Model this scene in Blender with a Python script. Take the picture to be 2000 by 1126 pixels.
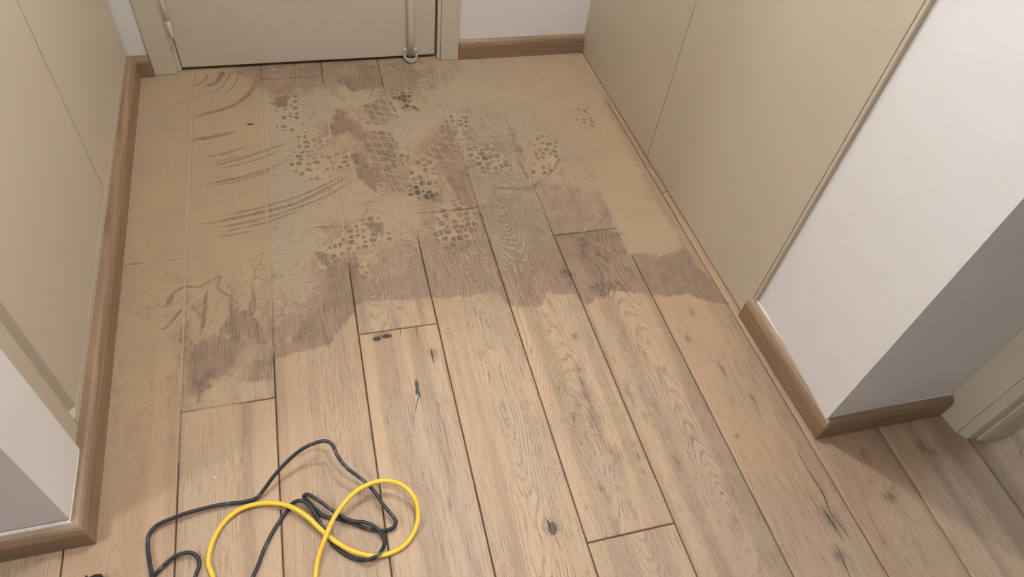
import bpy, bmesh, math, random
import numpy as np
from mathutils import Matrix, Vector

for o in list(bpy.data.objects):
    bpy.data.objects.remove(o)
S = bpy.context.scene
COL = S.collection

# ------------------------------------------------------------------ camera
H = 1.5                                   # eye height in metres
FPX = 1392.46                             # focal length for a 2000 px wide frame
RIGHT = Vector((0.96359184, -0.24775917, 0.10052943))
DOWN = Vector((-0.13017871, -0.76313432, -0.63299251))
FWD = Vector((0.23354716, 0.59685962, -0.76760297))
cam_d = bpy.data.cameras.new('camera')
cam = bpy.data.objects.new('camera', cam_d)
COL.objects.link(cam)
cam_d.sensor_width = 36.0
cam_d.lens = FPX / 2000 * 36
cam_d.clip_start = 0.02
cam.matrix_world = Matrix(((RIGHT.x, -DOWN.x, -FWD.x, 0), (RIGHT.y, -DOWN.y, -FWD.y, 0),
                           (RIGHT.z, -DOWN.z, -FWD.z, H), (0, 0, 0, 1)))
S.camera = cam

# ------------------------------------------------------------------ world, lamps, exposure
w = bpy.data.worlds.new('world')
S.world = w
w.use_nodes = True
w.node_tree.nodes['Background'].inputs[0].default_value = (0.5, 0.55, 0.6, 1)
w.node_tree.nodes['Background'].inputs[1].default_value = 0.05


def lamp(name, loc, energy, col, radius):
    d = bpy.data.lights.new(name, 'POINT')
    d.energy = energy
    d.color = col
    d.shadow_soft_size = radius
    o = bpy.data.objects.new(name, d)
    COL.objects.link(o)
    o.location = loc
    return o


lamp('entrance_ceiling_lamp', (0.52, 1.28, 2.30), 45, (0.97, 1.0, 1.05), 0.03)
lamp('corridor_lamp', (-1.62, 0.25, 2.35), 40, (0.98, 1.0, 1.03), 0.08)
lamp('side_room_lamp', (3.3, 0.78, 2.2), 30, (0.80, 0.92, 1.05), 0.28)
sp = bpy.data.lights.new('hall_downlight', 'SPOT')          # recessed downlight of the hall, above the camera
sp.energy, sp.color, sp.shadow_soft_size = 70, (0.98, 1.0, 1.02), 0.025
sp.spot_size, sp.spot_blend = math.radians(38), 1.0
spo = bpy.data.objects.new('hall_downlight', sp)
COL.objects.link(spo)
spo.location = (0.52, 0.12, 2.45)
spo.rotation_euler = Vector((-0.36, 0.50, -2.45)).to_track_quat('-Z', 'Y').to_euler()

S.cycles.max_bounces = 6
S.cycles.diffuse_bounces = 4
S.cycles.glossy_bounces = 2
S.view_settings.view_transform = 'Standard'
S.view_settings.look = 'None'
S.view_settings.gamma = 1
S.view_settings.use_curve_mapping = False
S.view_settings.exposure = 0.42

# ------------------------------------------------------------------ survey helpers
MR = np.array([RIGHT, DOWN, FWD])


def at(x, y, z=0.0):
    """point of the place at height z that the surveyed photo position (x, y) refers to"""
    d = MR.T @ np.array([(x - 1000) / FPX, (y - 563) / FPX, 1.0])
    return np.array([0, 0, H]) + d * ((z - H) / d[2])


def F2(pts):
    return np.array([at(x, y)[:2] for x, y in pts])


# ------------------------------------------------------------------ node helpers
class NB:
    def __init__(self, name):
        self.m = bpy.data.materials.new(name)
        self.m.use_nodes = True
        self.t = self.m.node_tree
        self.bsdf = self.t.nodes['Principled BSDF']

    def n(self, kind, **kw):
        nd = self.t.nodes.new(kind)
        for k, v in kw.items():
            setattr(nd, k, v)
        return nd

    def put(self, sock, v):
        if isinstance(v, (int, float)):
            sock.default_value = v
        elif isinstance(v, tuple):
            if len(v) == 3 and len(sock.default_value) == 4:
                v = v + (1,)
            sock.default_value = v
        else:
            self.t.links.new(v, sock)

    def m_(self, op, a, b=None, c=None, clamp=False):
        nd = self.n('ShaderNodeMath', operation=op, use_clamp=clamp)
        for i, v in enumerate((a, b, c)):
            if v is not None:
                self.put(nd.inputs[i], v)
        return nd.outputs[0]

    def add(self, a, b): return self.m_('ADD', a, b)
    def sub(self, a, b): return self.m_('SUBTRACT', a, b)
    def mul(self, a, b): return self.m_('MULTIPLY', a, b)
    def mad(self, a, b, c): return self.m_('MULTIPLY_ADD', a, b, c)

    def step(self, v, lo, hi, a=0.0, b=1.0):
        nd = self.n('ShaderNodeMapRange', interpolation_type='SMOOTHSTEP')
        self.put(nd.inputs[0], v)
        self.put(nd.inputs[1], lo); self.put(nd.inputs[2], hi)
        self.put(nd.inputs[3], a); self.put(nd.inputs[4], b)
        return nd.outputs[0]

    def vec(self, x, y, z=0.0):
        nd = self.n('ShaderNodeCombineXYZ')
        self.put(nd.inputs[0], x); self.put(nd.inputs[1], y); self.put(nd.inputs[2], z)
        return nd.outputs[0]

    def noise(self, v, scale=1.0, detail=2.0, rough=0.5, dist=0.0):
        nd = self.n('ShaderNodeTexNoise')
        self.put(nd.inputs['Vector'], v)
        self.put(nd.inputs['Scale'], scale); self.put(nd.inputs['Detail'], detail)
        self.put(nd.inputs['Roughness'], rough); self.put(nd.inputs['Distortion'], dist)
        return nd.outputs[0]

    def edge(self, v, scale, rnd):
        nd = self.n('ShaderNodeTexVoronoi', feature='DISTANCE_TO_EDGE')
        self.put(nd.inputs['Vector'], v)
        self.put(nd.inputs['Scale'], scale); self.put(nd.inputs['Randomness'], rnd)
        return nd.outputs[0]

    def mix(self, f, a, b, blend='MIX'):
        nd = self.n('ShaderNodeMix', data_type='RGBA', blend_type=blend)
        self.put(nd.inputs[0], f); self.put(nd.inputs[6], a); self.put(nd.inputs[7], b)
        return nd.outputs[2]

    def pos(self):
        g = self.n('ShaderNodeNewGeometry')
        s = self.n('ShaderNodeSeparateXYZ')
        self.t.links.new(g.outputs['Position'], s.inputs[0])
        return g.outputs['Position'], s.outputs[0], s.outputs[1], s.outputs[2]

    def attr(self, name):
        a = self.n('ShaderNodeAttribute', attribute_name=name)
        s = self.n('ShaderNodeSeparateColor')
        self.t.links.new(a.outputs['Color'], s.inputs[0])
        return s.outputs[0], s.outputs[1], s.outputs[2], a.outputs['Alpha']

    def bump(self, h, strength, dist):
        nd = self.n('ShaderNodeBump')
        self.put(nd.inputs['Strength'], strength); self.put(nd.inputs['Distance'], dist)
        self.put(nd.inputs['Height'], h)
        self.t.links.new(nd.outputs[0], self.bsdf.inputs['Normal'])

    def out(self, col, rough=0.6, spec=0.3, metal=0.0):
        b = self.bsdf
        self.put(b.inputs['Base Color'], col)
        self.put(b.inputs['Roughness'], rough)
        self.put(b.inputs['Specular IOR Level'], spec)
        self.put(b.inputs['Metallic'], metal)
        return self.m


def mat_wood():
    b = NB('oak_plank')
    p, x, y, z = b.pos()
    dust, wet, tread, scr = b.attr('film')
    smear, black, grey, knot = b.attr('marks')
    rnd, cath, tone, lat = b.attr('board')
    field, patch, stk, blot = b.attr('figure')
    n1, n2, wx, lift = b.attr('grit')
    seed = b.mul(rnd, 43.0)
    # annual rings: contour lines of the stretched figure field
    phase = b.mul(field, 280.0)
    brk = b.noise(b.vec(b.mul(x, 190.0), b.mul(y, 22.0), seed), 1.0, 2.0, 0.65)
    s = b.m_('SINE', b.mul(b.mad(brk, 0.55, phase), 6.2832))
    ring = b.step(s, 0.32, 0.92)
    ring = b.mul(ring, b.step(brk, 0.36, 0.54, 0.28, 1.0))
    ringm = b.mul(ring, b.mul(cath, b.step(patch, 0.32, 0.60, 0.42, 1.0)))
    por = b.noise(b.vec(b.mul(x, 620.0), b.mul(y, 13.0), seed), 1.0, 2.0, 0.6)
    pore = b.mul(b.step(por, 0.53, 0.63), b.step(blot, 0.30, 0.65, 0.30, 1.0))
    grain = b.m_('MAXIMUM', ringm, b.mul(pore, 0.62))
    base = b.mix(b.step(stk, 0.38, 0.74), (0.432, 0.302, 0.192), (0.308, 0.215, 0.138))
    base = b.mix(b.step(blot, 0.50, 0.75, 0.0, 0.40), base, (0.345, 0.266, 0.195))
    base = b.mix(b.mul(tone, 0.6), base, (0.38, 0.25, 0.152))
    wood = b.mix(b.mul(grain, 0.92), base, (0.118, 0.079, 0.049))
    wood = b.mix(b.mul(knot, b.step(brk, 0.25, 0.62, 0.35, 1.0)), wood, (0.085, 0.070, 0.058))
    # damp wood below the film
    n3 = b.noise(p, 120.0, 3.0, 0.75)
    pd = b.sub(por, 0.5)
    wv = b.mad(pd, 0.20, b.mad(b.sub(n1, 0.5), 0.24, wet))
    wm = b.step(wv, 0.43, 0.57)
    damp = b.mix(b.mul(grain, 0.8), (0.262, 0.184, 0.128), (0.120, 0.084, 0.058))
    damp = b.mix(0.45, damp, b.mix(1.0, wood, (0.62, 0.57, 0.53), 'MULTIPLY'))
    damp = b.mix(b.mul(b.step(b.mad(b.sub(n3, 0.5), 0.8, n1), 0.40, 0.72), 0.55), damp, (0.150, 0.106, 0.076))
    damp = b.mix(b.step(por, 0.50, 0.36, 0.0, 0.35), damp, (0.36, 0.27, 0.195))
    wood = b.mix(b.mul(wm, 0.93), wood, damp)
    # dried slurry film: sits in the pores first, torn by grit
    thin = b.sub(1.32, dust)
    cov = b.mad(dust, 1.55, -0.46)
    t = b.mad(b.sub(n1, 0.5), 1.5, b.mad(b.sub(n3, 0.5), 2.8, b.mul(b.sub(n2, 0.5), 0.7)))
    t = b.mad(b.sub(grain, 0.26), 1.5, b.mad(pd, -0.8, t))
    cov = b.mad(thin, t, cov)
    cov = b.add(cov, lift)
    # shoe treads press the film off in rounded cells
    pw = b.vec(b.mad(wx, 0.007, x), b.mad(wx, -0.006, y), 0.0)
    ed = b.edge(pw, 46.0, 0.60)
    f1n = b.n('ShaderNodeTexVoronoi', feature='F1')
    b.put(f1n.inputs['Vector'], pw); b.put(f1n.inputs['Scale'], 46.0); b.put(f1n.inputs['Randomness'], 0.60)
    ed = b.m_('MINIMUM', ed, b.mad(f1n.outputs['Distance'], -0.85, 0.56))
    edn = b.mad(b.sub(n3, 0.5), 0.16, ed)
    lo = b.step(dust, 0.55, 0.85, 0.045, 0.13)
    cell = b.step(edn, lo, b.add(lo, 0.10))
    tm = b.step(b.mad(b.sub(n1, 0.5), 0.30, tread), 0.45, 0.60)
    cell = b.mul(cell, b.step(b.mad(b.sub(n2, 0.5), 0.5, edn), 0.36, 0.50, 1.0, 0.55))
    off = b.mul(b.mul(tm, cell), b.step(n1, 0.26, 0.46, 0.55, 1.0))
    rim = b.mul(tm, b.sub(1.0, cell))
    # square lattice tread
    a1 = b.m_('ABSOLUTE', b.m_('SINE', b.mul(b.mad(x, 1.0, b.mad(wx, 0.014, b.mul(y, 0.18))), 108.0)))
    a2 = b.m_('ABSOLUTE', b.m_('SINE', b.mul(b.mad(y, 1.0, b.mad(wx, 0.016, b.mul(x, 0.42))), 92.0)))
    sq = b.step(b.mad(b.sub(n3, 0.5), 0.9, b.m_('MINIMUM', a1, a2)), 0.10, 0.34)
    lm = b.step(b.mad(b.sub(n1, 0.5), 0.50, lat), 0.42, 0.62)
    off = b.m_('MAXIMUM', off, b.mul(b.mul(lm, sq), b.step(n1, 0.34, 0.60, 0.25, 0.95)))
    rim = b.m_('MAXIMUM', rim, b.mul(lm, b.sub(1.0, sq)))
    # smears and scratches
    sv = b.mad(pd, 0.7, b.mad(b.sub(n1, 0.5), 0.55, b.mad(b.sub(n3, 0.5), 0.7, smear)))
    off = b.m_('MAXIMUM', off, b.mul(b.step(sv, 0.36, 0.74), 0.80))
    off = b.m_('MAXIMUM', off, b.mul(b.step(b.mad(b.sub(n3, 0.5), 1.1, b.mad(pd, 0.5, scr)), 0.20, 0.85), 0.80))
    cov = b.mad(off, -1.8, cov)
    cov = b.mad(rim, b.mul(b.step(dust, 0.1, 0.4), 0.6), cov)
    cm = b.step(cov, 0.05, 0.85)
    film = b.mix(grey, (0.392, 0.283, 0.166), (0.355, 0.290, 0.202))
    film = b.mix(b.step(n2, 0.35, 0.72, 0.0, 0.35), film, (0.31, 0.233, 0.153))
    film = b.mix(b.mul(b.step(n3, 0.40, 0.66), b.mad(grey, 0.38, 0.14)), film, (0.52, 0.415, 0.293))
    film = b.mix(b.mul(b.step(por, 0.42, 0.66), b.mad(grey, 0.22, 0.16)), film, (0.285, 0.215, 0.148))
    col = b.mix(b.mul(cm, 0.92), wood, film)
    col = b.mix(b.mul(b.mul(off, tm), b.mul(b.step(wet, 0.45, 0.55), b.step(n2, 0.40, 0.62, 0.40, 0.12))), col, (0.120, 0.088, 0.062))
    bk = b.step(b.mad(b.sub(n1, 0.5), 0.9, b.mad(b.sub(n3, 0.5), 1.7, black)), 0.28, 0.95)
    bk = b.mul(bk, b.step(ed, 0.03, 0.10, 0.25, 1.0))
    col = b.mix(b.mul(bk, 0.80), col, (0.062, 0.050, 0.039))
    return b.out(col, b.step(cm, 0, 1, 0.52, 0.80), 0.28)


def mat_seam():
    b = NB('seam_dirt')
    p, x, y, z = b.pos()
    dust, wet, tread, scr = b.attr('film')
    n = b.noise(p, 60.0, 3.0)
    f = b.step(b.mad(b.sub(n, 0.5), 0.7, dust), 0.35, 0.75)
    return b.out(b.mix(f, (0.085, 0.056, 0.036), (0.40, 0.30, 0.205)), 0.9, 0.1)


def mat_skirting():
    b = NB('oak_skirting')
    p, x, y, z = b.pos()
    al = b.noise(b.vec(b.mul(x, 5), b.mul(y, 5), b.mul(z, 190)), 1.0, 3.0, 0.6)
    tn = b.noise(b.vec(b.mul(x, 3), b.mul(y, 3), b.mul(z, 30)), 1.0, 2.0)
    c = b.mix(b.step(al, 0.34, 0.68), (0.315, 0.208, 0.122), (0.205, 0.129, 0.072))
    c = b.mix(b.step(tn, 0.45, 0.7, 0, 0.45), c, (0.265, 0.18, 0.113))
    b.bump(al, 0.08, 0.001)
    return b.out(c, 0.42, 0.4)


def mat_plaster(name, colr, dirt):
    b = NB(name)
    p, x, y, z = b.pos()
    n = b.noise(p, 5.0, 4.0, 0.6)
    f = b.noise(p, 95.0, 3.0, 0.6)
    l = b.noise(p, 17.0, 3.0, 0.55)
    c = b.mix(b.step(n, 0.35, 0.72, 0, 0.6), colr, dirt)
    b.bump(b.add(b.mul(f, 0.35), l), 0.22, 0.006)
    return b.out(c, 0.75, 0.2)


def mat_lacquer(name, colr):
    b = NB(name)
    p, x, y, z = b.pos()
    n = b.noise(p, 3.0, 3.0, 0.6)
    sp = b.step(b.noise(p, 85.0, 2.0, 0.6), 0.735, 0.79, 0, 0.35)
    c = b.mix(b.step(n, 0.3, 0.75, 0, 0.30), colr, tuple(v * 0.88 for v in colr))
    c = b.mix(sp, c, tuple(v * 0.62 for v in colr))
    b.bump(b.noise(p, 300.0, 2.0), 0.03, 0.0005)
    return b.out(c, 0.48, 0.35)


def mat_rubber(name, colr, worn, lo, hi):
    b = NB(name)
    p, x, y, z = b.pos()
    n = b.noise(p, 55.0, 4.0, 0.7)
    n2 = b.noise(p, 400.0, 2.0, 0.6)
    c = b.mix(b.step(b.mad(b.sub(n2, 0.5), 0.25, n), lo, hi), colr, worn)
    b.bump(n2, 0.08, 0.0006)
    return b.out(c, 0.46, 0.4)


def mat_plain(name, colr, rough=0.5, metal=0.0):
    b = NB(name)
    p, x, y, z = b.pos()
    n = b.noise(p, 120.0, 3.0, 0.6)
    c = b.mix(b.step(n, 0.4, 0.7, 0, 0.5), colr, tuple(v * 0.7 for v in colr))
    return b.out(c, rough, 0.35, metal)


M_WOOD = mat_wood()
M_SEAM = mat_seam()
M_SKIRT = mat_skirting()
M_WHITE = mat_plaster('white_plaster', (0.80, 0.78, 0.76), (0.78, 0.75, 0.72))
M_HALL = mat_plaster('bounce_grey_plaster', (0.41, 0.42, 0.44), (0.38, 0.39, 0.41))  # unseen hall walls, cool grey chosen to weaken and cool the bounced light
M_CREAM = mat_lacquer('cream_lacquer', (0.56, 0.485, 0.375))
M_DOOR = mat_lacquer('door_lacquer', (0.61, 0.545, 0.435))
M_CAULK = mat_plain('white_caulk', (0.72, 0.68, 0.62), 0.6)
M_YELLOW = mat_rubber('yellow_rubber', (0.74, 0.47, 0.045), (0.60, 0.44, 0.13), 0.55, 0.78)
M_BLACK = mat_rubber('black_rubber', (0.020, 0.021, 0.023), (0.14, 0.145, 0.15), 0.54, 0.74)
M_METAL = mat_plain('worn_metal', (0.60, 0.55, 0.46), 0.40, 0.25)
M_FILLER = mat_plain('dark_filler', (0.045, 0.044, 0.055), 0.45)
M_SPLIT = mat_plain('dark_split', (0.060, 0.044, 0.034), 0.8)
M_KNOT = mat_plain('brown_knot', (0.10, 0.066, 0.045), 0.6)
M_SPLINT = mat_plain('bark_chip', (0.085, 0.052, 0.03), 0.8)
M_CRUMB = mat_plain('plaster_crumb', (0.66, 0.60, 0.50), 0.8)


# ------------------------------------------------------------------ mesh helpers
def mk(name, verts, faces, mat, parent=None, smooth=False):
    me = bpy.data.meshes.new(name)
    me.from_pydata([tuple(map(float, v)) for v in verts], [], faces)
    mats = mat if isinstance(mat, (list, tuple)) else [mat]
    for mm in mats:
        me.materials.append(mm)
    bm = bmesh.new()
    bm.from_mesh(me)
    bmesh.ops.recalc_face_normals(bm, faces=bm.faces)
    bm.to_mesh(me)
    bm.free()
    if smooth:
        for pl in me.polygons:
            pl.use_smooth = True
    o = bpy.data.objects.new(name, me)
    COL.objects.link(o)
    o.parent = parent
    return o


def prism(poly, z0, z1):
    n = len(poly)
    v = [(p[0], p[1], z0) for p in poly] + [(p[0], p[1], z1) for p in poly]
    f = [tuple(range(n))[::-1], tuple(range(n, 2 * n))]
    f += [(i, (i + 1) % n, n + (i + 1) % n, n + i) for i in range(n)]
    return v, f


def bx(x0, x1, y0, y1, z0, z1):
    return prism([(x0, y0), (x1, y0), (x1, y1), (x0, y1)], z0, z1)


def join(*vf):
    V, Fc = [], []
    for v, f in vf:
        k = len(V)
        V += list(v)
        Fc += [tuple(i + k for i in q) for q in f]
    return V, Fc


def bevel(o, wd, seg=2):
    md = o.modifiers.new('bevel', 'BEVEL')
    md.width = wd
    md.segments = seg
    md.limit_method = 'ANGLE'
    md.angle_limit = math.radians(40)
    return o


def struct(o):
    o['kind'] = 'structure'
    return o


def tag(o, label, cat, group=None):
    o['label'] = label
    o['category'] = cat
    if group:
        o['group'] = group
    return o


def empty(name, loc):
    o = bpy.data.objects.new(name, None)
    o.empty_display_size = 0.05
    COL.objects.link(o)
    o.location = loc
    bpy.context.view_layer.update()
    return o


def part(o, root):
    o.parent = root
    o.matrix_parent_inverse = root.matrix_world.inverted()
    return o


def catmull(pts, n=10):
    P = [np.array(p, float) for p in pts]
    P = [2 * P[0] - P[1]] + P + [2 * P[-1] - P[-2]]
    out = []
    for i in range(1, len(P) - 2):
        for k in range(n):
            t = k / n
            a, b_, c, d = P[i - 1], P[i], P[i + 1], P[i + 2]
            out.append(0.5 * (2 * b_ + (c - a) * t + (2 * a - 5 * b_ + 4 * c - d) * t * t + (3 * b_ - a - 3 * c + d) * t ** 3))
    out.append(P[-2])
    return out


def tube(pts, rad, sides=10):
    pts = [np.array(p, float) for p in pts]
    n = len(pts)
    V, Fc = [], []
    up = np.array([0, 0, 1.0])
    for i in range(n):
        t = pts[min(i + 1, n - 1)] - pts[max(i - 1, 0)]
        t /= np.linalg.norm(t) + 1e-12
        a = np.cross(t, up)
        if np.linalg.norm(a) < 1e-4:
            a = np.array([1.0, 0, 0])
        a /= np.linalg.norm(a)
        b_ = np.cross(a, t)
        r = rad[i] if hasattr(rad, '__len__') else rad
        for k in range(sides):
            an = 2 * math.pi * k / sides
            V.append(pts[i] + r * (a * math.cos(an) + b_ * math.sin(an)))
    for i in range(n - 1):
        for k in range(sides):
            q, s = k, (k + 1) % sides
            Fc.append((i * sides + q, i * sides + s, (i + 1) * sides + s, (i + 1) * sides + q))
    Fc.append(tuple(range(sides)))
    Fc.append(tuple(range((n - 1) * sides, n * sides))[::-1])
    return V, Fc


# ------------------------------------------------------------------ floor fields
def vnoise(P, sx, sy, seed=0):
    q = P * np.array([sx, sy]) + seed * 17.31
    i = np.floor(q).astype(np.int64)
    f = q - i
    f = f * f * (3 - 2 * f)

    def h(a, b_):
        v = (a * 374761393 + b_ * 668265263 + seed * 1442695041) & 0xFFFFFFFF
        v = ((v ^ (v >> 13)) * 1274126177) & 0xFFFFFFFF
        return ((v ^ (v >> 16)) & 0xFFFF) / 65535.0
    a, b_ = i[:, 0], i[:, 1]
    return ((h(a, b_) * (1 - f[:, 0]) + h(a + 1, b_) * f[:, 0]) * (1 - f[:, 1])
            + (h(a, b_ + 1) * (1 - f[:, 0]) + h(a + 1, b_ + 1) * f[:, 0]) * f[:, 1])


def near(P, pts, pad):
    lo, hi = pts.min(0) - pad, pts.max(0) + pad
    return np.nonzero((P[:, 0] > lo[0]) & (P[:, 0] < hi[0]) & (P[:, 1] > lo[1]) & (P[:, 1] < hi[1]))[0]


def seg_dist(P, a, b_):
    d = b_ - a
    t = np.clip(((P - a) @ d) / (d @ d + 1e-12), 0, 1)
    return np.hypot(*(P - a - t[:, None] * d).T), t


def poly_level(P, poly, R=0.02):
    """0.5 on the outline, 1 well inside, 0 well outside"""
    out = np.zeros(len(P))
    ix = near(P, poly, R)
    if len(ix) == 0:
        return out
    Q = P[ix]
    d = np.full(len(Q), 9.0)
    ins = np.zeros(len(Q), bool)
    for k in range(len(poly)):
        a, b_ = poly[k], poly[(k + 1) % len(poly)]
        d = np.minimum(d, seg_dist(Q, a, b_)[0])
        c = ((a[1] > Q[:, 1]) != (b_[1] > Q[:, 1]))
        with np.errstate(divide='ignore', invalid='ignore'):
            xx = (b_[0] - a[0]) * (Q[:, 1] - a[1]) / (b_[1] - a[1] + 1e-15) + a[0]
        ins ^= c & (Q[:, 0] < xx)
    out[ix] = np.clip(0.5 + np.where(ins, d, -d) / (2 * R), 0, 1)
    return out


def stroke(P, pts, wd, soft=0.6, taper=False):
    out = np.zeros(len(P))
    ix = near(P, pts, wd * 2)
    if len(ix) == 0:
        return out
    Q = P[ix]
    L = np.r_[0, np.cumsum(np.hypot(*np.diff(pts, axis=0).T))]
    best = np.zeros(len(Q))
    for k in range(len(pts) - 1):
        d, t = seg_dist(Q, pts[k], pts[k + 1])
        s = (L[k] + t * (L[k + 1] - L[k])) / L[-1]
        wloc = wd * (np.clip(np.minimum(s, 1 - s) * 5, 0.25, 1) if taper else 1)
        best = np.maximum(best, np.clip((wloc - d) / (wloc * soft), 0, 1))
    out[ix] = best
    return out


def blob(P, c, rx, ry, ang=0.0):
    out = np.zeros(len(P))
    R = max(rx, ry) * 2.2
    ix = near(P, np.array([c]), R)
    if len(ix) == 0:
        return out
    Q = P[ix] - c
    ca, sa = math.cos(ang), math.sin(ang)
    u = (Q[:, 0] * ca + Q[:, 1] * sa) / rx
    v = (-Q[:, 0] * sa + Q[:, 1] * ca) / ry
    out[ix] = np.exp(-1.2 * (u * u + v * v) ** 1.2)
    return out


def smooth(v, a, b_):
    t = np.clip((v - a) / (b_ - a), 0, 1)
    return t * t * (3 - 2 * t)


# outlines surveyed on the floor
WET = F2([(240, 90), (860, 90), (1000, 200), (1100, 185), (1165, 220), (1195, 330), (1210, 440), (1235, 480), (1290, 500), (1335, 480),
          (1365, 520), (1420, 590), (1395, 592), (1340, 572), (1290, 578), (1262, 576), (1240, 572), (1195, 566), (1160, 590),
          (1140, 592), (1120, 572), (1075, 572), (1060, 596), (1010, 599), (990, 588), (968, 570), (900, 578), (850, 582),
          (800, 584), (692, 592), (688, 606), (668, 640), (642, 668), (600, 684), (560, 692), (536, 700), (534, 740), (470, 748),
          (440, 730), (420, 755), (385, 772), (362, 770), (352, 690), (310, 640), (226, 600)])
# density of the dried film: control points (x, y, density, greyness)
CTRL = [(300, 200, .98, .05), (300, 400, .97, .0), (290, 600, .90, .0), (270, 750, .80, .0), (230, 900, .66, 0), (215, 1040, .42, .0),
        (300, 870, .58, 0), (330, 980, .18, .1), (430, 200, .98, .05), (440, 400, .98, .05), (440, 520, .95, .05), (440, 600, .86, .05),
        (450, 700, .70, .05), (430, 790, .72, .05), (440, 850, .38, .1), (450, 920, .16, .1), (420, 1050, .10, .1), (330, 720, .76, 0),
        (560, 150, .52, .7), (560, 230, .94, .75), (580, 380, .92, .65), (570, 480, .88, .6), (580, 560, .76, .5), (560, 650, .60, .4),
        (620, 620, .46, .4), (680, 560, .30, .4), (640, 660, .12, .4), (600, 720, .05, .2), (600, 850, .02, .2),
        (680, 145, .42, .5), (680, 190, .82, .45), (640, 210, .86, .5), (700, 300, .74, .3), (700, 400, .88, .35), (720, 490, .72, .3), (760, 520, .48, .3),
        (760, 560, .06, .3), (700, 640, .0, .2), (780, 150, .48, .5), (800, 250, .88, .6), (780, 330, .66, .4), (780, 420, .88, .4), (840, 200, .84, .5), (850, 130, .75, .4),
        (860, 290, .66, .35), (860, 380, .66, .3), (870, 440, .58, .2), (880, 500, .16, .2), (880, 560, .0, .2), (950, 170, .96, .35),
        (950, 240, .70, .8), (960, 310, .56, .9), (970, 380, .56, .9), (990, 440, .42, .7), (1010, 500, .30, .5), (1050, 540, .06, .4), (1060, 580, 0, .3),
        (1050, 150, .97, .15), (1050, 230, .90, .25), (1060, 320, .78, .3), (1080, 400, .62, .5), (1060, 460, .40, .6), (1130, 330, .80, .3), (1130, 420, .60, .2),
        (1170, 430, .56, .2), (1140, 490, .36, .6), (1200, 500, .44, .5), (1170, 550, .0, .3), (1130, 200, .93, .25), (1150, 260, .92, .35), (1200, 330, .92, .25),
        (1220, 250, .97, .0), (1240, 400, .95, .05), (1270, 460, .96, .05), (1310, 470, .88, .05), (1330, 530, .10, .1), (1270, 530, .25, .1), (1250, 600, 0, 0),
        (1180, 150, .97, .0), (1300, 380, .93, .0), (1360, 500, .2, .0), (1330, 450, .55, .0), (1400, 600, 0, 0), (1000, 700, 0, 0), (1400, 800, 0, 0), (800, 800, 0, .1), (1000, 620, 0, 0),
        (1200, 640, 0, 0), (600, 1000, 0, 0), (1000, 1000, 0, 0), (1700, 900, 0, 0), (1550, 800, 0, 0), (150, 1110, .2, 0), (520, 800, .12, .1), (480, 1000, .03, .1)]
CX = F2([(c[0], c[1]) for c in CTRL])
CD = np.array([c[2] for c in CTRL])
CG = np.array([c[3] for c in CTRL])
# film ends in a crust here on the second plank from the right
CRUST = F2([(1050, 90), (1170, 90), (1290, 330), (1345, 470), (1318, 482), (1290, 492), (1268, 498), (1245, 492), (1228, 497), (1212, 470), (1195, 425), (1120, 250)])
TREADS = [[(528, 195), (556, 186), (582, 186), (583, 236), (602, 252), (598, 274), (566, 266), (532, 240), (540, 222)],
          [(576, 290), (598, 272), (640, 268), (652, 322), (646, 350), (600, 352), (578, 356), (564, 318)],
          [(642, 300), (690, 296), (700, 322), (650, 330)],
          [(692, 436), (735, 414), (752, 416), (768, 462), (738, 476), (690, 492), (660, 500), (612, 512), (612, 486), (650, 472)],
          [(612, 496), (660, 500), (690, 520), (660, 545), (622, 526)],
          [(678, 520), (720, 510), (730, 540), (700, 556)],
          [(846, 420), (870, 396), (908, 388), (928, 408), (936, 440), (925, 480), (885, 500), (850, 470)],
          [(856, 246), (880, 222), (912, 220), (918, 250), (900, 285), (865, 290)],
          [(1040, 270), (1056, 254), (1078, 260), (1100, 290), (1096, 318), (1060, 322), (1046, 306)],
          [(760, 176), (798, 172), (814, 190), (806, 216), (772, 206)],
          [(812, 312), (846, 306), (858, 360), (842, 392), (800, 390), (790, 350)],
          [(750, 292), (794, 290), (802, 318), (772, 330), (750, 318)],
          [(900, 290), (965, 282), (1000, 330), (950, 340)],
          [(1110, 205), (1150, 208), (1165, 250), (1125, 238)],
          [(372, 745), (420, 720), (424, 750), (390, 775)],
          [(1035, 320), (1080, 318), (1076, 345), (1042, 344)]]
LATS = [[(716, 258), (772, 256), (776, 300), (764, 372), (700, 348), (688, 312), (706, 290)],
        [(704, 208), (756, 190), (782, 230), (756, 246), (714, 240)],
        [(866, 230), (890, 250), (900, 330), (870, 320), (835, 300), (838, 275)],
        [(760, 340), (790, 336), (800, 372), (764, 378)]]
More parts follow.
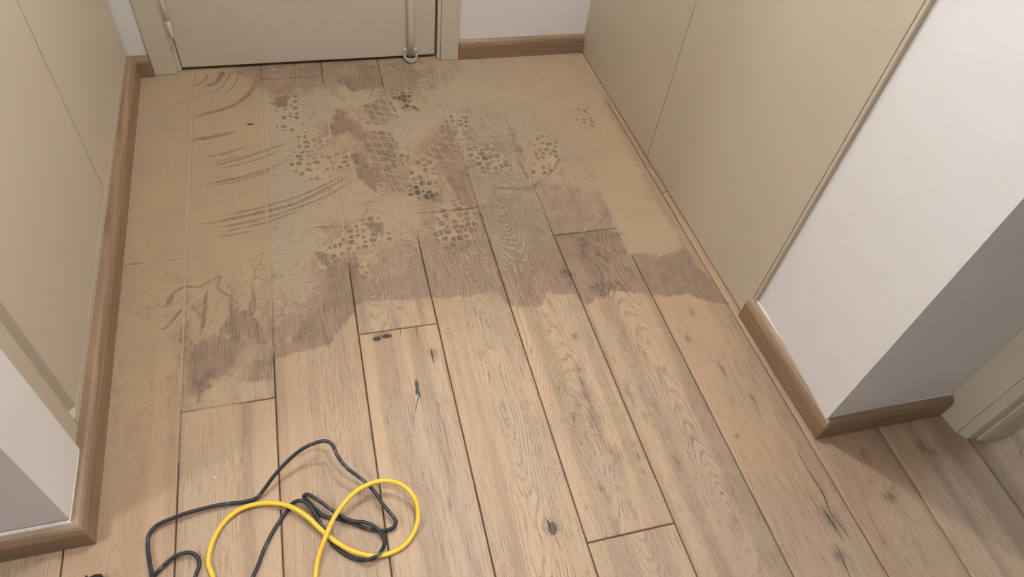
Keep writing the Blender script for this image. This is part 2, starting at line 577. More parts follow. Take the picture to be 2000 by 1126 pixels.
SMEARS = [[(630, 240), (648, 236), (656, 214), (672, 214), (682, 230), (694, 234), (722, 268), (720, 284), (704, 276), (686, 262), (672, 256), (656, 266), (646, 262)],
          [(868, 311), (886, 316), (912, 346), (926, 388), (922, 404), (904, 402), (888, 362), (862, 320)],
          [(700, 126), (732, 132), (740, 168), (706, 170), (692, 152), (712, 146)],
          [(660, 158), (690, 150), (730, 172), (690, 176)],
          [(616, 490), (644, 494), (640, 520), (624, 514)],
          [(532, 191), (556, 187), (566, 190), (562, 204), (546, 209), (534, 204)],
          [(640, 520), (690, 500), (694, 596), (676, 632), (640, 668), (596, 682), (566, 676), (604, 632), (640, 592), (648, 555)],
          [(366, 692), (400, 664), (460, 658), (478, 668), (462, 700), (440, 728), (425, 744), (395, 768), (368, 742)],
          [(494, 702), (530, 694), (533, 752), (500, 758)],
          [(456, 600), (480, 612), (505, 640), (512, 664), (470, 652), (430, 656)],
          [(718, 358), (730, 356), (738, 372), (728, 380)],
          [(700, 335), (745, 320), (740, 360), (716, 362)],
          [(715, 435), (750, 432), (752, 460), (720, 458)],
          [(690, 300), (716, 296), (712, 330), (696, 330)],
          [(1096, 462), (1180, 452), (1206, 458), (1215, 505), (1240, 540), (1236, 570), (1160, 588), (1130, 545), (1108, 500)],
          [(996, 262), (1004, 262), (1036, 350), (1028, 348)],
          [(310, 745), (345, 735), (352, 770), (310, 790)]]
ARCS = [([(372, 230), (410, 220), (440, 212), (466, 200), (490, 178), (503, 150), (506, 136)], .0085),
        ([(366, 232), (400, 224)], .004), ([(398, 170), (420, 162), (432, 148), (436, 138)], .011), ([(374, 168), (396, 160), (408, 142)], .005),
        ([(402, 184), (430, 172), (446, 150), (450, 138)], .004), ([(430, 190), (456, 168), (466, 144)], .003), ([(480, 190), (498, 172), (508, 150)], .0035),
        ([(370, 272), (400, 270), (430, 264), (458, 258)], .0095), ([(368, 268), (385, 278)], .004),
        ([(398, 308), (440, 299), (486, 284)], .005), ([(398, 326), (440, 318), (500, 300), (548, 284), (572, 272)], .005),
        ([(414, 318), (470, 304)], .004), ([(420, 332), (500, 312), (556, 290)], .003),
        ([(395, 362), (440, 352), (500, 338), (556, 316)], .0055), ([(394, 366), (470, 352), (550, 326)], .003),
        ([(388, 438), (440, 430), (520, 412), (580, 396), (640, 366), (690, 338)], .0065),
        ([(428, 424), (520, 402), (580, 384), (640, 358), (680, 334)], .004), ([(410, 448), (520, 424), (590, 402), (650, 376), (700, 348)], .004),
        ([(430, 454), (520, 434), (590, 410)], .004), ([(420, 464), (500, 450)], .003), ([(440, 444), (510, 430)], .003),
        ([(300, 592), (320, 598), (335, 576), (362, 560), (390, 560), (428, 540), (427, 562), (450, 580), (470, 596)], .004),
        ([(308, 640), (325, 638), (360, 598)], .004), ([(325, 600), (340, 575)], .005), ([(610, 444), (690, 442)], .005),
        ([(405, 560), (398, 620), (390, 656)], .006), ([(492, 560), (495, 600), (488, 628)], .006), ([(452, 570), (450, 620)], .005), ([(494, 580), (486, 640)], .008),
        ([(230, 520), (255, 516), (300, 513), (366, 504)], .003),
        ([(956, 358), (975, 366), (1004, 368), (1036, 366), (1062, 350)], .006), ([(1062, 350), (1082, 330), (1092, 300)], .003),
        ([(905, 330), (930, 322)], .006), ([(720, 190), (740, 160)], .003), ([(634, 254), (640, 262)], .008), ([(500, 242), (520, 240)], .0)]
BLACKS = [(790, 192, .040, .036, .5), (800, 210, .040, .016, -.4), (822, 370, .042, .042, 0), (836, 384, .034, .026, -.4), (1140, 490, .045, .06, 0), (1175, 560, .07, .035, 0), (1105, 530, .03, .06, .2), (970, 330, .012, .012, 0), (935, 318, .03, .018, .2), (950, 310, .04, .022, -.5),
          (960, 330, .05, .01, .3), (1140, 478, .022, .035, 0), (1210, 455, .03, .018, 0), (915, 270, .03, .02, -.5), (450, 140, .05, .02, 0), (475, 140, .03, .02, 0), 
          (540, 130, .06, .012, 0), (780, 125, .07, .010, 0)]
KNOTS = [(1035, 686, .006, .010), (1123, 655, .010, .016), (1133, 722, .016, .022), (1146, 770, .022, .05), (1193, 884, .008, .012), (1247, 892, .008, .014), (1256, 921, .009, .009),
         (1132, 964, .006, .009), (1145, 991, .006, .009), (1173, 953, .007, .008), (1211, 954, .009, .010), (1237, 863, .006, .008), (1160, 820, .026, .07), (1135, 745, .014, .04),
         (1080, 1030, .022, .026), (1440, 853, .010, .006), (745, 657, .030, .012), (847, 690, .018, .024), (1737, 968, .030, .018), (1742, 952, .010, .008), (1622, 1010, .020, .045),
         (1640, 1085, .022, .020), (1728, 1060, .008, .014), (1820, 880, .010, .018), (1800, 870, .012, .02), (780, 604, .012, .008), (1047, 548, .012, .012), (1130, 785, .012, .03),
         (1230, 770, .010, .05), (1350, 610, .010, .02), (1300, 545, .02, .03), (1250, 760, .008, .02), (1320, 900, .010, .035), (1285, 800, .008, .03), (855, 790, .006, .012), (1205, 900, .02, .05), (878, 985, .006, .02),
         (1700, 940, .006, .012), (1690, 890, .02, .02), (1345, 660, .01, .02), (1410, 720, .01, .03), (1470, 780, .008, .03)]


def fields(P):
    N = len(P)
    jit = np.stack([vnoise(P, 38, 30, 3) - .5, vnoise(P, 38, 30, 4) - .5], 1) * .016 + np.stack([vnoise(P, 110, 80, 5) - .5, vnoise(P, 110, 80, 6) - .5], 1) * .007
    Q = P + jit
    dust = np.zeros(N); grey = np.zeros(N)
    for a in range(0, N, 20000):
        q = Q[a:a + 20000]
        d2 = ((q[:, None, :] - CX[None]) ** 2).sum(-1) + 3e-4
        ww = d2 ** -2.2
        ww /= ww.sum(1, keepdims=True)
        dust[a:a + 20000] = ww @ CD
        grey[a:a + 20000] = ww @ CG
    x, y = P[:, 0], P[:, 1]
    crust = poly_level(Q, CRUST, .012)
    dust = np.maximum(dust, .95 * smooth(crust, .4, .6))
    # warm plank edge against the grey third board
    grey = np.where(x < -.168, np.minimum(grey, .08), grey)
    grey = np.where((x > .833), np.minimum(grey, .12), grey)
    wet = poly_level(P + jit * .7, WET, .03)
    wet = np.maximum(wet, 0)
    # the film stays off the strip along the right wardrobe, brushed in short strokes
    lim = 0.985 + (vnoise(P, 2, 130, 8) - .5) * .05 + (2.2 - y) * .012
    right = smooth(x, lim, lim + .012) * smooth(y, 1.05, 1.2) * (1 - smooth(y, 1.75, 2.1))
    dust = dust * (1 - right * .95)
    tr = np.zeros(N); la = np.zeros(N); sm = np.zeros(N); sc = np.zeros(N); bl = np.zeros(N); kn = np.zeros(N)
    Q2 = P + jit * .5
    for t in TREADS:
        tr = np.maximum(tr, poly_level(Q2, F2(t), .02))
    for t in LATS:
        la = np.maximum(la, poly_level(Q2, F2(t), .02))
    for t in SMEARS:
        pg = F2(t)
        ar = abs(sum(pg[i - 1][0] * pg[i][1] - pg[i][0] * pg[i - 1][1] for i in range(len(pg)))) / 2
        sm = np.maximum(sm, poly_level(Q, pg, min(.034, max(.010, .30 * ar ** .5))))
    Q3 = P + jit * .18
    for pts, wd in ARCS:
        if wd > 0:
            c = np.array(catmull([(q[0], q[1], 0) for q in F2(pts)], 5))[:, :2]
            sc = np.maximum(sc, stroke(Q3, c, wd * 1.35, .8, True))
    # vertical rubbing on the first two planks
    rub = smooth(vnoise(P, 46, 5, 12), .62, .9) * smooth(1.45 - y, 0, .4) * smooth(y, .75, .95) * (x < -.17) * smooth(vnoise(P, 120, 60, 13), .35, .7)
    sc = np.maximum(sc, rub * .75)
    for an_i, (bx_, by_, rx, ry, an) in enumerate(BLACKS):
        bl = np.maximum(bl, blob(Q, at(bx_, by_)[:2], rx, ry, an) * (1.35 if an_i < 4 else .55))
    for kx, ky, rx, ry in KNOTS:
        kn = np.maximum(kn, .75 * blob(Q2, at(kx, ky)[:2], rx * .7, ry * .8))
    return (np.stack([dust, wet, tr, sc], 1), np.stack([sm, bl, grey, kn], 1), la)


def fbm(P, sx, sy, seed, octv=3, rough=.5):
    v = np.zeros(len(P)); amp = 1.0; tot = 0
    for k in range(octv):
        v += amp * vnoise(P, sx * 2.03 ** k, sy * 2.03 ** k, seed + 31 * k)
        tot += amp; amp *= rough
    return .5 + (v / tot - .5) * 1.25


SCUFF = None


def scuffs(P):
    """short rubbing strokes: negative bares the wood, positive leaves film"""
    global SCUFF
    if SCUFF is None:
        rr = random.Random(11)
        SCUFF = []
        for k in range(420):
            px, py = rr.uniform(520, 1180), rr.uniform(140, 520)
            if k > 330:
                px, py = rr.uniform(380, 560), rr.uniform(500, 680)
            c = at(px, py)[:2]
            an = rr.choice([rr.gauss(1.9, .4), rr.uniform(0, 3.14), rr.gauss(.4, .3)])
            L = rr.uniform(.015, .075)
            bend = rr.uniform(-.6, .6)
            pts = np.array([c + L * np.array([math.cos(an + bend * t), math.sin(an + bend * t)]) * t for t in (-1, -.5, 0, .5, 1)])
            SCUFF.append((pts, rr.uniform(.002, .0055), rr.choice([-1, -1, 1]) * rr.uniform(.12, .42)))
    out = np.zeros(len(P))
    if len(P) == 0 or P[:, 1].max() < .8:
        return out
    for pts, wd, a in SCUFF:
        out += a * stroke(P, pts, wd, .9, True)
    return np.clip(out, -.6, .5)


def flat_sawn(P, r, xc):
    """distance to the pith of a slightly bowed log cut by the board: arches in the middle, straight lines outside"""
    k = int(r * 997)
    y = P[:, 1]
    one = np.stack([np.zeros(len(P)), y], 1)
    wander = (fbm(one, 1, 1.1, 500 + k, 2) - .5) * .10
    u = P[:, 0] - xc - wander - (r - .5) * .06
    d = .004 + .075 * np.abs(fbm(one, 1, 1.5, 600 + k, 2, .4) - .5) * 2
    d = d + (fbm(P, 14, 5, 700 + k, 2) - .5) * .013 + (vnoise(P, 60, 24, 800 + k) - .5) * .0022
    return np.sqrt(u * u * .55 + d * d) + (fbm(P, 7, 1.2, 900 + k, 2) - .5) * .012


def textures(P, r, xc):
    """board figure and film grit, sampled on the mesh"""
    k = int(r * 997)
    fig = np.stack([flat_sawn(P, r, xc), fbm(P, 8.0, 1.7, 200 + k, 2), fbm(P, 26.0, .8, 300 + k, 3, .6), fbm(P, 9.0, 2.6, 400 + k, 2)], 1)
    grit = np.stack([fbm(P, 36, 34, 21, 3, .65), fbm(P, 9, 9, 51, 3, .6), fbm(P, 22, 22, 81, 1), scuffs(P)], 1)
    return fig, grit


# ------------------------------------------------------------------ floor
def set_attr(me, name, arr):
    a = me.color_attributes.new(name, 'FLOAT_COLOR', 'POINT')
    a.data.foreach_set('color', np.ascontiguousarray(arr, dtype=np.float32).ravel())


def grid_mesh(name, X, Y, Z, extra_v=None, extra_f=None):
    ny, nx = X.shape
    V = np.stack([X.ravel(), Y.ravel(), Z.ravel()], 1)
    i = np.arange((ny - 1) * nx).reshape(ny - 1, nx)[:, :-1].ravel()
    Fq = np.stack([i, i + 1, i + nx + 1, i + nx], 1)
    # skirt
    per = np.r_[np.arange(nx), np.arange(1, ny) * nx + nx - 1, (ny - 1) * nx + np.arange(nx - 2, -1, -1), np.arange(ny - 2, 0, -1) * nx]
    B = V[per].copy()
    B[:, 2] = -.016
    k = len(V) + np.arange(len(per))
    Fs = np.stack([per, k, np.roll(k, -1), np.roll(per, -1)], 1)
    V = np.r_[V, B]
    Fq = np.r_[Fq, Fs]
    me = bpy.data.meshes.new(name)
    me.vertices.add(len(V)); me.vertices.foreach_set('co', V.astype(np.float32).ravel())
    me.loops.add(Fq.size); me.loops.foreach_set('vertex_index', Fq.astype(np.int32).ravel())
    me.polygons.add(len(Fq)); me.polygons.foreach_set('loop_start', np.arange(0, Fq.size, 4, dtype=np.int32))
    me.update(calc_edges=True)
    return me, V


XR0, XR1, YR0, YR1 = -2.0, 2.75, -1.0, 2.44
# subfloor with the dirt that fills the seams
gx = np.arange(XR0, XR1 + .001, .0125); gy = np.arange(YR0, YR1 + .001, .0125)
GX, GY = np.meshgrid(gx, gy)
fa, fb, fl = fields(np.stack([GX.ravel(), GY.ravel()], 1))
GZ = -.0042 + .0034 * smooth(fa[:, 0], .45, .85).reshape(GX.shape)
me, V = grid_mesh('floor', GX, GY, GZ)
fl_o = bpy.data.objects.new('floor', me)
COL.objects.link(fl_o)
struct(fl_o)
me.materials.append(M_SEAM)
set_attr(me, 'film', np.r_[fa, np.tile(fa[:1], (len(V) - len(fa), 1))])

# seams run front to back: x at y = 2.2 and at y = 0.3
SEAM = [(-1.84, -1.84), (-1.632, -1.632), (-1.424, -1.424), (-1.216, -1.218), (-1.008, -1.010), (-.800, -.803), (-.590, -.594), (-.381, -.387), (-.164, -.184), (.040, .026),
        (.238, .232), (.430, .442), (.613, .650), (.814, .857), (1.004, 1.066), (1.262, 1.256), (1.475, 1.478), (1.685, 1.688), (1.895, 1.898), (2.105, 2.108), (2.315, 2.318), (2.525, 2.528)]
JOINT = {6: 1.413, 7: .94, 8: 2.206, 9: 1.086, 10: 1.49, 11: .456, 12: 1.341, 13: 1.926, 14: 1.47, 15: 2.0, 16: 1.9, 17: 1.8, 5: 1.9}
LOOK = {6: (.25, .95), 7: (.20, .30), 8: (.45, .50), 9: (.22, .10), 10: (1.0, .25), 11: (1.0, .0), 12: (.9, .12), 13: (.22, .60), 14: (.35, .85), 15: (.45, .1), 16: (.4, .0)}
RAND = {(7, 2.44): .0366, (8, 2.21): .9242, (9, 1.09): .6892, (9, 2.44): .0486, (10, 1.49): .4557, (10, 2.44): .9161, (11, .46): .6304,
        (11, 1.81): .4346, (11, 2.44): .2948, (12, 1.34): .976, (12, 2.44): .7295, (13, 1.93): .9598, (14, 1.47): .7749, (6, 1.41): .9297, (7, .94): .7484}
rng = random.Random(5)
GAP = .0016
planks = []


def seam_x(k, y):
    a, b_ = SEAM[k]
    return a + (b_ - a) * (2.2 - y) / 1.9


for c in range(len(SEAM) - 1):
    j = JOINT.get(c, rng.uniform(.0, 1.3))
    cuts = [j + (1.35 if c in (6, 11) or c not in JOINT else 2.3) * k for k in range(-3, 4)]
    cuts = [YR0] + [q for q in cuts if YR0 + .06 < q < YR1 - .03] + [YR1]
    for y0, y1 in zip(cuts[:-1], cuts[1:]):
        ya, yb = y0 + GAP, y1 - GAP
        in_x = 6 <= c <= 14
        ys = []
        q = ya
        while q < yb - 1e-6:
            ys.append(q)
            if in_x and q > .60 and c != 14:
                st = .003
            elif 5 <= c <= 17 and q > .12 and q < 1.1:
                st = .007
            elif in_x:
                st = .010
            else:
                st = .10
            q += st
        if yb - ys[-1] < .0015:
            ys.pop()
        ys = np.array([ya] + [ya + .0012] + [t for t in ys if t > ya + .002 and t < yb - .002] + [yb - .0012, yb])
        nx = 68 if 6 <= c <= 13 else (24 if 5 <= c <= 17 else 4)
        us = np.r_[0, np.linspace(.0065, .9935, nx), 1]
        Yg = np.repeat(ys[:, None], len(us), 1)
        xa = np.array([seam_x(c, t) + GAP for t in ys]); xb = np.array([seam_x(c + 1, t) - GAP for t in ys])
        Xg = xa[:, None] + (xb - xa)[:, None] * us[None]
        Zg = np.zeros_like(Xg)
        Zg[0] = Zg[-1] = -.0011
        Zg[:, 0] = Zg[:, -1] = -.0011
        me, V = grid_mesh('plank', Xg, Yg, Zg)
        me.materials.append(M_WOOD)
        A, B, L = fields(V[:, :2].astype(float))
        ca, tn = LOOK.get(c, (rng.uniform(.3, .9), rng.uniform(0, .4)))
        if c == 11 and y1 < .5:
            ca, tn = .45, .35
        if c == 9 and y0 > 1.0:
            ca = .8
        r = RAND.get((c, round(y1, 2)), rng.random())
        bd = np.zeros((len(V), 4)); bd[:, 0] = r; bd[:, 1] = ca; bd[:, 2] = tn; bd[:, 3] = L
        set_attr(me, 'film', A); set_attr(me, 'marks', B); set_attr(me, 'board', bd)
        fg, gt = textures(V[:, :2].astype(float), r, seam_x(c, 1.0) * .5 + seam_x(c + 1, 1.0) * .5)
        set_attr(me, 'figure', fg); set_attr(me, 'grit', gt)
        o = bpy.data.objects.new('plank', me)
        COL.objects.link(o)
        o.parent = fl_o
        planks.append((c, y0, y1, o))


def plank_at(x, y):
    for c, y0, y1, o in planks:
        if y0 <= y <= y1 and seam_x(c, y) <= x <= seam_x(c + 1, y):
            return o
    return planks[0][3]


def ribbon(name, px, wd, mat):
    """a filled split in a board: follows surveyed points, width per point in metres"""
    c = np.array(catmull([(q[0], q[1], 0) for q in F2(px)], 5))[:, :2]
    n = len(c)
    ww = np.interp(np.linspace(0, len(px) - 1, n), range(len(px)), wd)
    rr = random.Random(int(px[0][0] * 7 + px[0][1]))
    lft, rgt = [], []
    for i in range(n):
        t = c[min(i + 1, n - 1)] - c[max(i - 1, 0)]
        t /= np.hypot(*t) + 1e-9
        nn = np.array([-t[1], t[0]])
        a = ww[i] * .5
        lft.append(c[i] + nn * a * rr.uniform(.6, 1.3)); rgt.append(c[i] - nn * a * rr.uniform(.6, 1.3))
    v, f = [], []
    for i in range(n):
        for q, z in ((lft[i], .0003), (rgt[i], .0003), (rgt[i], -.002), (lft[i], -.002)):
            v.append((q[0], q[1], z))
    for i in range(n - 1):
        for k in range(4):
            f.append((i * 4 + k, i * 4 + (k + 1) % 4, i * 4 + 4 + (k + 1) % 4, i * 4 + 4 + k))
    f += [(0, 1, 2, 3), ((n - 1) * 4, (n - 1) * 4 + 3, (n - 1) * 4 + 2, (n - 1) * 4 + 1)]
    m = c[n // 2]
    return mk(name, v, f, mat, plank_at(*m))


def inlay(name, px, mat):
    p2 = F2(px)
    v, f = prism([tuple(q) for q in p2], -.002, .0003)
    return mk(name, v, f, mat, plank_at(*p2.mean(0)))


inlay('knot_filler', [(812, 740), (815, 744), (818, 750), (817, 757), (820, 766), (821, 774), (818, 776), (816, 768), (813, 772), (811, 766), (812, 758), (810, 750)], M_FILLER)
inlay('knot_filler', [(728, 661), (734, 657), (742, 658), (744, 662), (738, 666), (730, 665)], M_SPLIT)
inlay('knot_filler', [(746, 656), (752, 652), (764, 653), (766, 657), (756, 660), (748, 660)], M_SPLIT)
inlay('knot_core', [(1072, 1022), (1078, 1018), (1086, 1023), (1089, 1033), (1085, 1043), (1077, 1044), (1071, 1036)], M_KNOT)
ribbon('split', [(817, 776), (814, 790), (811, 802), (809, 820)], [.002, .0022, .0014, .0005], M_SPLIT)
ribbon('split', [(804, 808), (808, 826), (807, 834)], [.0006, .0020, .0005], M_SPLIT)
ribbon('split', [(780, 640), (783, 648), (781, 660)], [.0025, .0015, .0004], M_SPLIT)
ribbon('split', [(812, 637), (814, 650), (818, 664)], [.002, .0018, .0004], M_SPLIT)
ribbon('split', [(842, 682), (844, 694), (847, 708)], [.003, .005, .001], M_SPLIT)
ribbon('split', [(1066, 1012), (1071, 1020), (1073, 1030)], [.001, .004, .001], M_SPLIT)
ribbon('split', [(1083, 1044), (1090, 1060), (1099, 1078)], [.001, .0013, .0004], M_SPLIT)
ribbon('split', [(1558, 882), (1580, 920), (1604, 958), (1614, 980), (1622, 1000)], [.0012, .0016, .0024, .0030, .0012], M_SPLIT)
ribbon('split', [(1622, 1000), (1640, 1022), (1652, 1040), (1664, 1056)], [.0012, .0018, .0014, .0005], M_SPLIT)
ribbon('split', [(1606, 992), (1620, 1012), (1632, 1030), (1648, 1056)], [.0010, .0034, .0028, .0006], M_SPLIT)
ribbon('split', [(1631, 1060), (1641, 1080), (1647, 1096), (1662, 1130)], [.0008, .0022, .0026, .0016], M_SPLIT)
ribbon('split', [(880, 412), (904, 410), (928, 406)], [.0004, .0015, .0022], M_SPLIT)
ribbon('split', [(855, 795), (866, 830), (872, 860), (880, 895)], [.0006, .0014, .0010, .0004], M_SPLIT)
ribbon('split', [(1990, 878), (1994, 884), (1998, 892)], [.0006, .002, .0006], M_SPLIT)

# ------------------------------------------------------------------ walls
CEIL = 2.5
wl = mk('wall_left', *bx(-2.6, -.558, .692, .845, 0, CEIL), [M_WHITE])
struct(wl)
wr = mk('wall_right', *bx(1.081, 1.458, .592, .9530, 0, CEIL), [M_WHITE])
struct(wr)
struct(mk('wall_back', *join(bx(-1.3, -.485, 2.268, 2.40, 0, CEIL), bx(.515, 1.8, 2.268, 2.40, 0, CEIL), bx(-.485, .515, 2.268, 2.40, 2.06, CEIL)), M_WHITE))
struct(mk('wall_light_blocker', *bx(-1.0, 1.2, 2.46, 2.52, -.02, CEIL), M_WHITE))  # unseen panel added behind the door, blocks light so its gaps stay dark
sw = struct(mk('wall_side', *join(bx(1.462, 1.60, .60, .943, 0, CEIL), bx(1.462, 1.60, -.40, .60, 2.06, CEIL), bx(1.462, 1.60, -2.4, -.40, 0, CEIL)), M_WHITE))
struct(mk('wall_front', *bx(-2.7, 4.3, -2.5, -2.4, 0, CEIL), M_HALL))
struct(mk('wall_corridor_end', *bx(-2.75, -2.62, -2.4, .845, 0, CEIL), M_HALL))
struct(mk('wall_room_end', *bx(4.2, 4.3, -2.4, 2.4, 0, CEIL), M_WHITE))
struct(mk('wall_room_back', *bx(1.70, 4.2, 2.0, 2.1, 0, CEIL), M_WHITE))
struct(mk('ceiling', *bx(-2.75, 4.3, -2.5, 2.52, CEIL, CEIL + .1), M_WHITE))
struct(mk('floor_outer', *join(bx(-2.75, XR0 - .004, -2.5, 2.44, -.02, -.001), bx(XR1 + .004, 4.3, -2.5, 2.44, -.02, -.001), bx(XR0 - .004, XR1 + .004, -2.5, YR0 - .004, -.02, -.001)),
          mat_plain('plain_oak', (0.42, 0.30, 0.20), 0.6)))

# ------------------------------------------------------------------ skirting boards
PROFILE = [(0, 0.0005), (0, .054), (.0015, .060), (.005, .067), (.010, .072), (.016, .075), (.036, .076), (.036, .0005)]
BEAD = [(.0180, .0752), (.0195, .0774), (.0215, .0788), (.0235, .0794), (.0235, .0752)]


def sweep(path, side, prof):
    """loft of prof (inward offset, height) along a polyline on the floor, mitred at corners; one lump per leg"""
    P = [np.array(q, float) for q in path]
    n = len(P)
    nrm = []
    for i in range(n - 1):
        d = P[i + 1] - P[i]
        d /= np.hypot(*d)
        nrm.append(side * np.array([-d[1], d[0]]))
    mit = []
    for i in range(n):
        if i == 0: mit.append(nrm[0])
        elif i == n - 1: mit.append(nrm[-1])
        else:
            s = nrm[i - 1] + nrm[i]
            mit.append(s / (s @ nrm[i]))
    lumps = []
    for i in range(n - 1):
        v = []
        for q in (i, i + 1):
            for d, z in prof:
                p = P[q] + mit[q] * d
                v.append((p[0], p[1], z))
        m = len(prof)
        f = [(k, (k + 1) % m, m + (k + 1) % m, m + k) for k in range(m)] + [tuple(range(m))[::-1], tuple(range(m, 2 * m))]
        lumps.append((v, f))
    return lumps


def skirting(names, path, side, bead):
    out = []
    L = sweep(path, side, PROFILE)
    Bd = sweep(path, side, BEAD)
    for nm, (v, f), (bv, bf), has in zip(names, L, Bd, bead):
        o = struct(mk(nm, v, f, M_SKIRT))
        if has:
            mk('caulk_bead', bv, bf, M_CAULK, o)
        out.append(o)
    return out


skirting(['baseboard_left_front', 'baseboard_left', 'baseboard_back_left'],
         [(-1.95, .667), (-.5345, .6665), (-.5425, 2.2535), (-.5025, 2.2525)], 1, [1, 0, 0])
skirting(['baseboard_right', 'baseboard_right_front'], [(1.0545, .966), (1.0755, .5765), (1.442, .5705)], 1, [1, 1])
skirting(['baseboard_back_right'], [(.533, 2.2525), (1.0135, 2.2525)], 1, [1])
mk('caulk_bead', *bx(-.5595, -.5565, .69, .838, .0762, .0785), M_CAULK, bpy.data.objects['baseboard_left'])

# ------------------------------------------------------------------ entrance door
dr = empty('door_1', (.016, 2.28, 0))
struct(dr)
bevel(part(mk('leaf', *bx(-.4135, .4475, 2.279, 2.322, .013, 2.045), M_DOOR), dr), .0012)
# rod of the floor bolt
rod = part(mk('bolt_rod', *tube([(.3585, 2.268, .018), (.3585, 2.268, .10), (.3585, 2.268, 1.2)], .0112, 18), M_DOOR, smooth=True), dr)
part(mk('bolt_channel', *join(bx(.3455, .3485, 2.2715, 2.2795, .02, 1.2), bx(.3685, .3715, 2.2715, 2.2795, .02, 1.2)), M_DOOR), rod)


def keeper():
    # U shaped floor keeper: strap that stands out from the leaf around the foot of the rod
    outer = [(.3580 + .0262 * math.cos(math.pi * k / 16), 2.2785 - .0360 * math.sin(math.pi * k / 16)) for k in range(17)]
    inner = [(.3580 + (q[0] - .3580) * .80, 2.2785 + (q[1] - 2.2785) * .84) for q in outer]
    v, f = [], []
    n = len(outer)
    for z in (.0060, .0200):
        v += [(q[0], q[1], z) for q in outer] + [(q[0], q[1], z) for q in inner]
    for i in range(n - 1):
        f += [(i, i + 1, 2 * n + i + 1, 2 * n + i), (n + i, n + i + 1, 3 * n + i + 1, 3 * n + i), (2 * n + i, 2 * n + i + 1, 3 * n + i + 1, 3 * n + i), (i, i + 1, n + i + 1, n + i)]
    f += [(0, n, 3 * n, 2 * n), (n - 1, 2 * n - 1, 4 * n - 1, 3 * n - 1)]
    return v, f


kp = part(mk('bolt_keeper', *keeper(), M_METAL), dr)
for sx in (-1, 1):
    e = part(mk('screw_ear', *prism([(.3580 + sx * .0115, 2.2725), (.3580 + sx * .0255, 2.2725), (.3580 + sx * .0255, 2.2792), (.3580 + sx * .0115, 2.2792)], .012, .043), M_METAL), kp)
    bevel(e, .003, 3)
    part(mk('screw', *tube([(.3580 + sx * .0185, 2.2715, .033), (.3580 + sx * .0185, 2.2735, .033)], .0042, 12), M_METAL), kp)
part(mk('bolt_tip', *tube([(.3585, 2.268, .002), (.3585, 2.268, .022)], .0062, 12), M_METAL), rod)
# hinge
hg = part(mk('hinge', *tube([(-.4155, 2.2665, .132), (-.4155, 2.2665, .1345), (-.4155, 2.2665, .136), (-.4155, 2.2665, .1925), (-.4155, 2.2665, .1932)], [.0050, .0070, .0078, .0078, .0068], 16), M_DOOR, smooth=True), dr)
part(mk('hinge_sleeve', *tube([(-.4155, 2.2665, .1940), (-.4155, 2.2665, .1947), (-.4155, 2.2665, .252), (-.4155, 2.2665, .262), (-.4155, 2.2665, .268), (-.4155, 2.2665, .271)], [.0068, .0078, .0078, .0070, .0058, .0030], 16), M_DOOR, smooth=True), hg)
part(mk('hinge_leaf', *bx(-.4285, -.4165, 2.2655, 2.2745, .10, .272), M_DOOR), hg)

tr1 = struct(mk('trim_1', *join(bx(-.501, -.4295, 2.2615, 2.40, 0.001, 2.12), bx(-.4295, -.4165, 2.2755, 2.40, .001, 2.06), bx(-.4165, -.400, 2.324, 2.40, .001, 2.06)), M_DOOR))
tr2 = struct(mk('trim_2', *join(bx(.4655, .531, 2.2545, 2.40, .001, 2.12), bx(.4535, .4655, 2.2625, 2.40, .001, 2.06), bx(.436, .4535, 2.326, 2.40, .001, 2.06)), M_DOOR))
struct(mk('trim_3', *join(bx(-.501, .531, 2.258, 2.40, 2.05, 2.12)), M_DOOR))
for t in (tr1, tr2):
    bevel(t, .0015)
# side room door casing
cs = struct(mk('trim_4', *prism([(1.442, .5915), (1.4525, .5215), (1.4535, .519), (1.53, .519), (1.53, .5915)], .001, 2.12), M_DOOR))
part(mk('jamb', *prism([(1.457, .5185), (1.4695, .4975), (1.4715, .4965), (1.4955, .4935), (1.56, .4935), (1.56, .5185)], .0005, 2.06), M_DOOR), cs)
part(mk('door_stop', *prism([(1.4965, .493), (1.4975, .4875), (1.5165, .4825), (1.598, .4825), (1.598, .493)], .0005, 2.06), M_DOOR), cs)

# ------------------------------------------------------------------ left built-in wardrobe
lw = empty('fitted_wardrobe', (-.58, 1.55, .08))
tag(lw, 'cream lacquered fitted wardrobe on the left, above the oak skirting, with a shaded finger groove', 'wardrobe')
part(mk('carcass', *join(bx(-1.15, -.592, .868, .886, .08, 2.42), bx(-1.15, -.592, 2.236, 2.254, .08, 2.42), bx(-1.15, -1.13, .886, 2.236, .08, 2.42), bx(-1.13, -.592, .886, 2.236, 2.40, 2.42), bx(-1.13, -.592, .886, 2.236, .08, .098)), M_CREAM), lw)
bevel(part(mk('stile', *bx(-.590, -.5655, .846, .9030, .0765, 2.42), M_CREAM), lw), .0015)
bevel(part(mk('bottom_rail', *bx(-.590, -.5655, .9045, 2.2655, .0765, .1000), M_CREAM), lw), .0006)
part(mk('top_rail', *bx(-.590, -.5655, .9045, 2.2655, 2.36, 2.42), M_CREAM), lw)
# the near door has a chamfered closing edge
part(mk('door_panel', *prism([(-.588, .9090), (-.5652, .9345), (-.5652, 1.5888), (-.588, 1.5888)], .1028, 2.355), M_CREAM), lw)
part(mk('door_panel', *bx(-.588, -.5652, 1.5922, 2.2505, .1028, 2.355), M_CREAM), lw)
part(mk('filler_strip', *bx(-.590, -.5655, 2.2512, 2.2655, .1012, 2.355), M_CREAM), lw)
part(mk('pull_notch', *prism([(-.586, .9045), (-.572, .9045), (-.567, .928), (-.580, .928)], .0985, .1035), M_DOOR), lw)
part(mk('edge_bead', *bx(-.566, -.5615, .8385, .8460, .0765, 2.42), M_WHITE), lw)

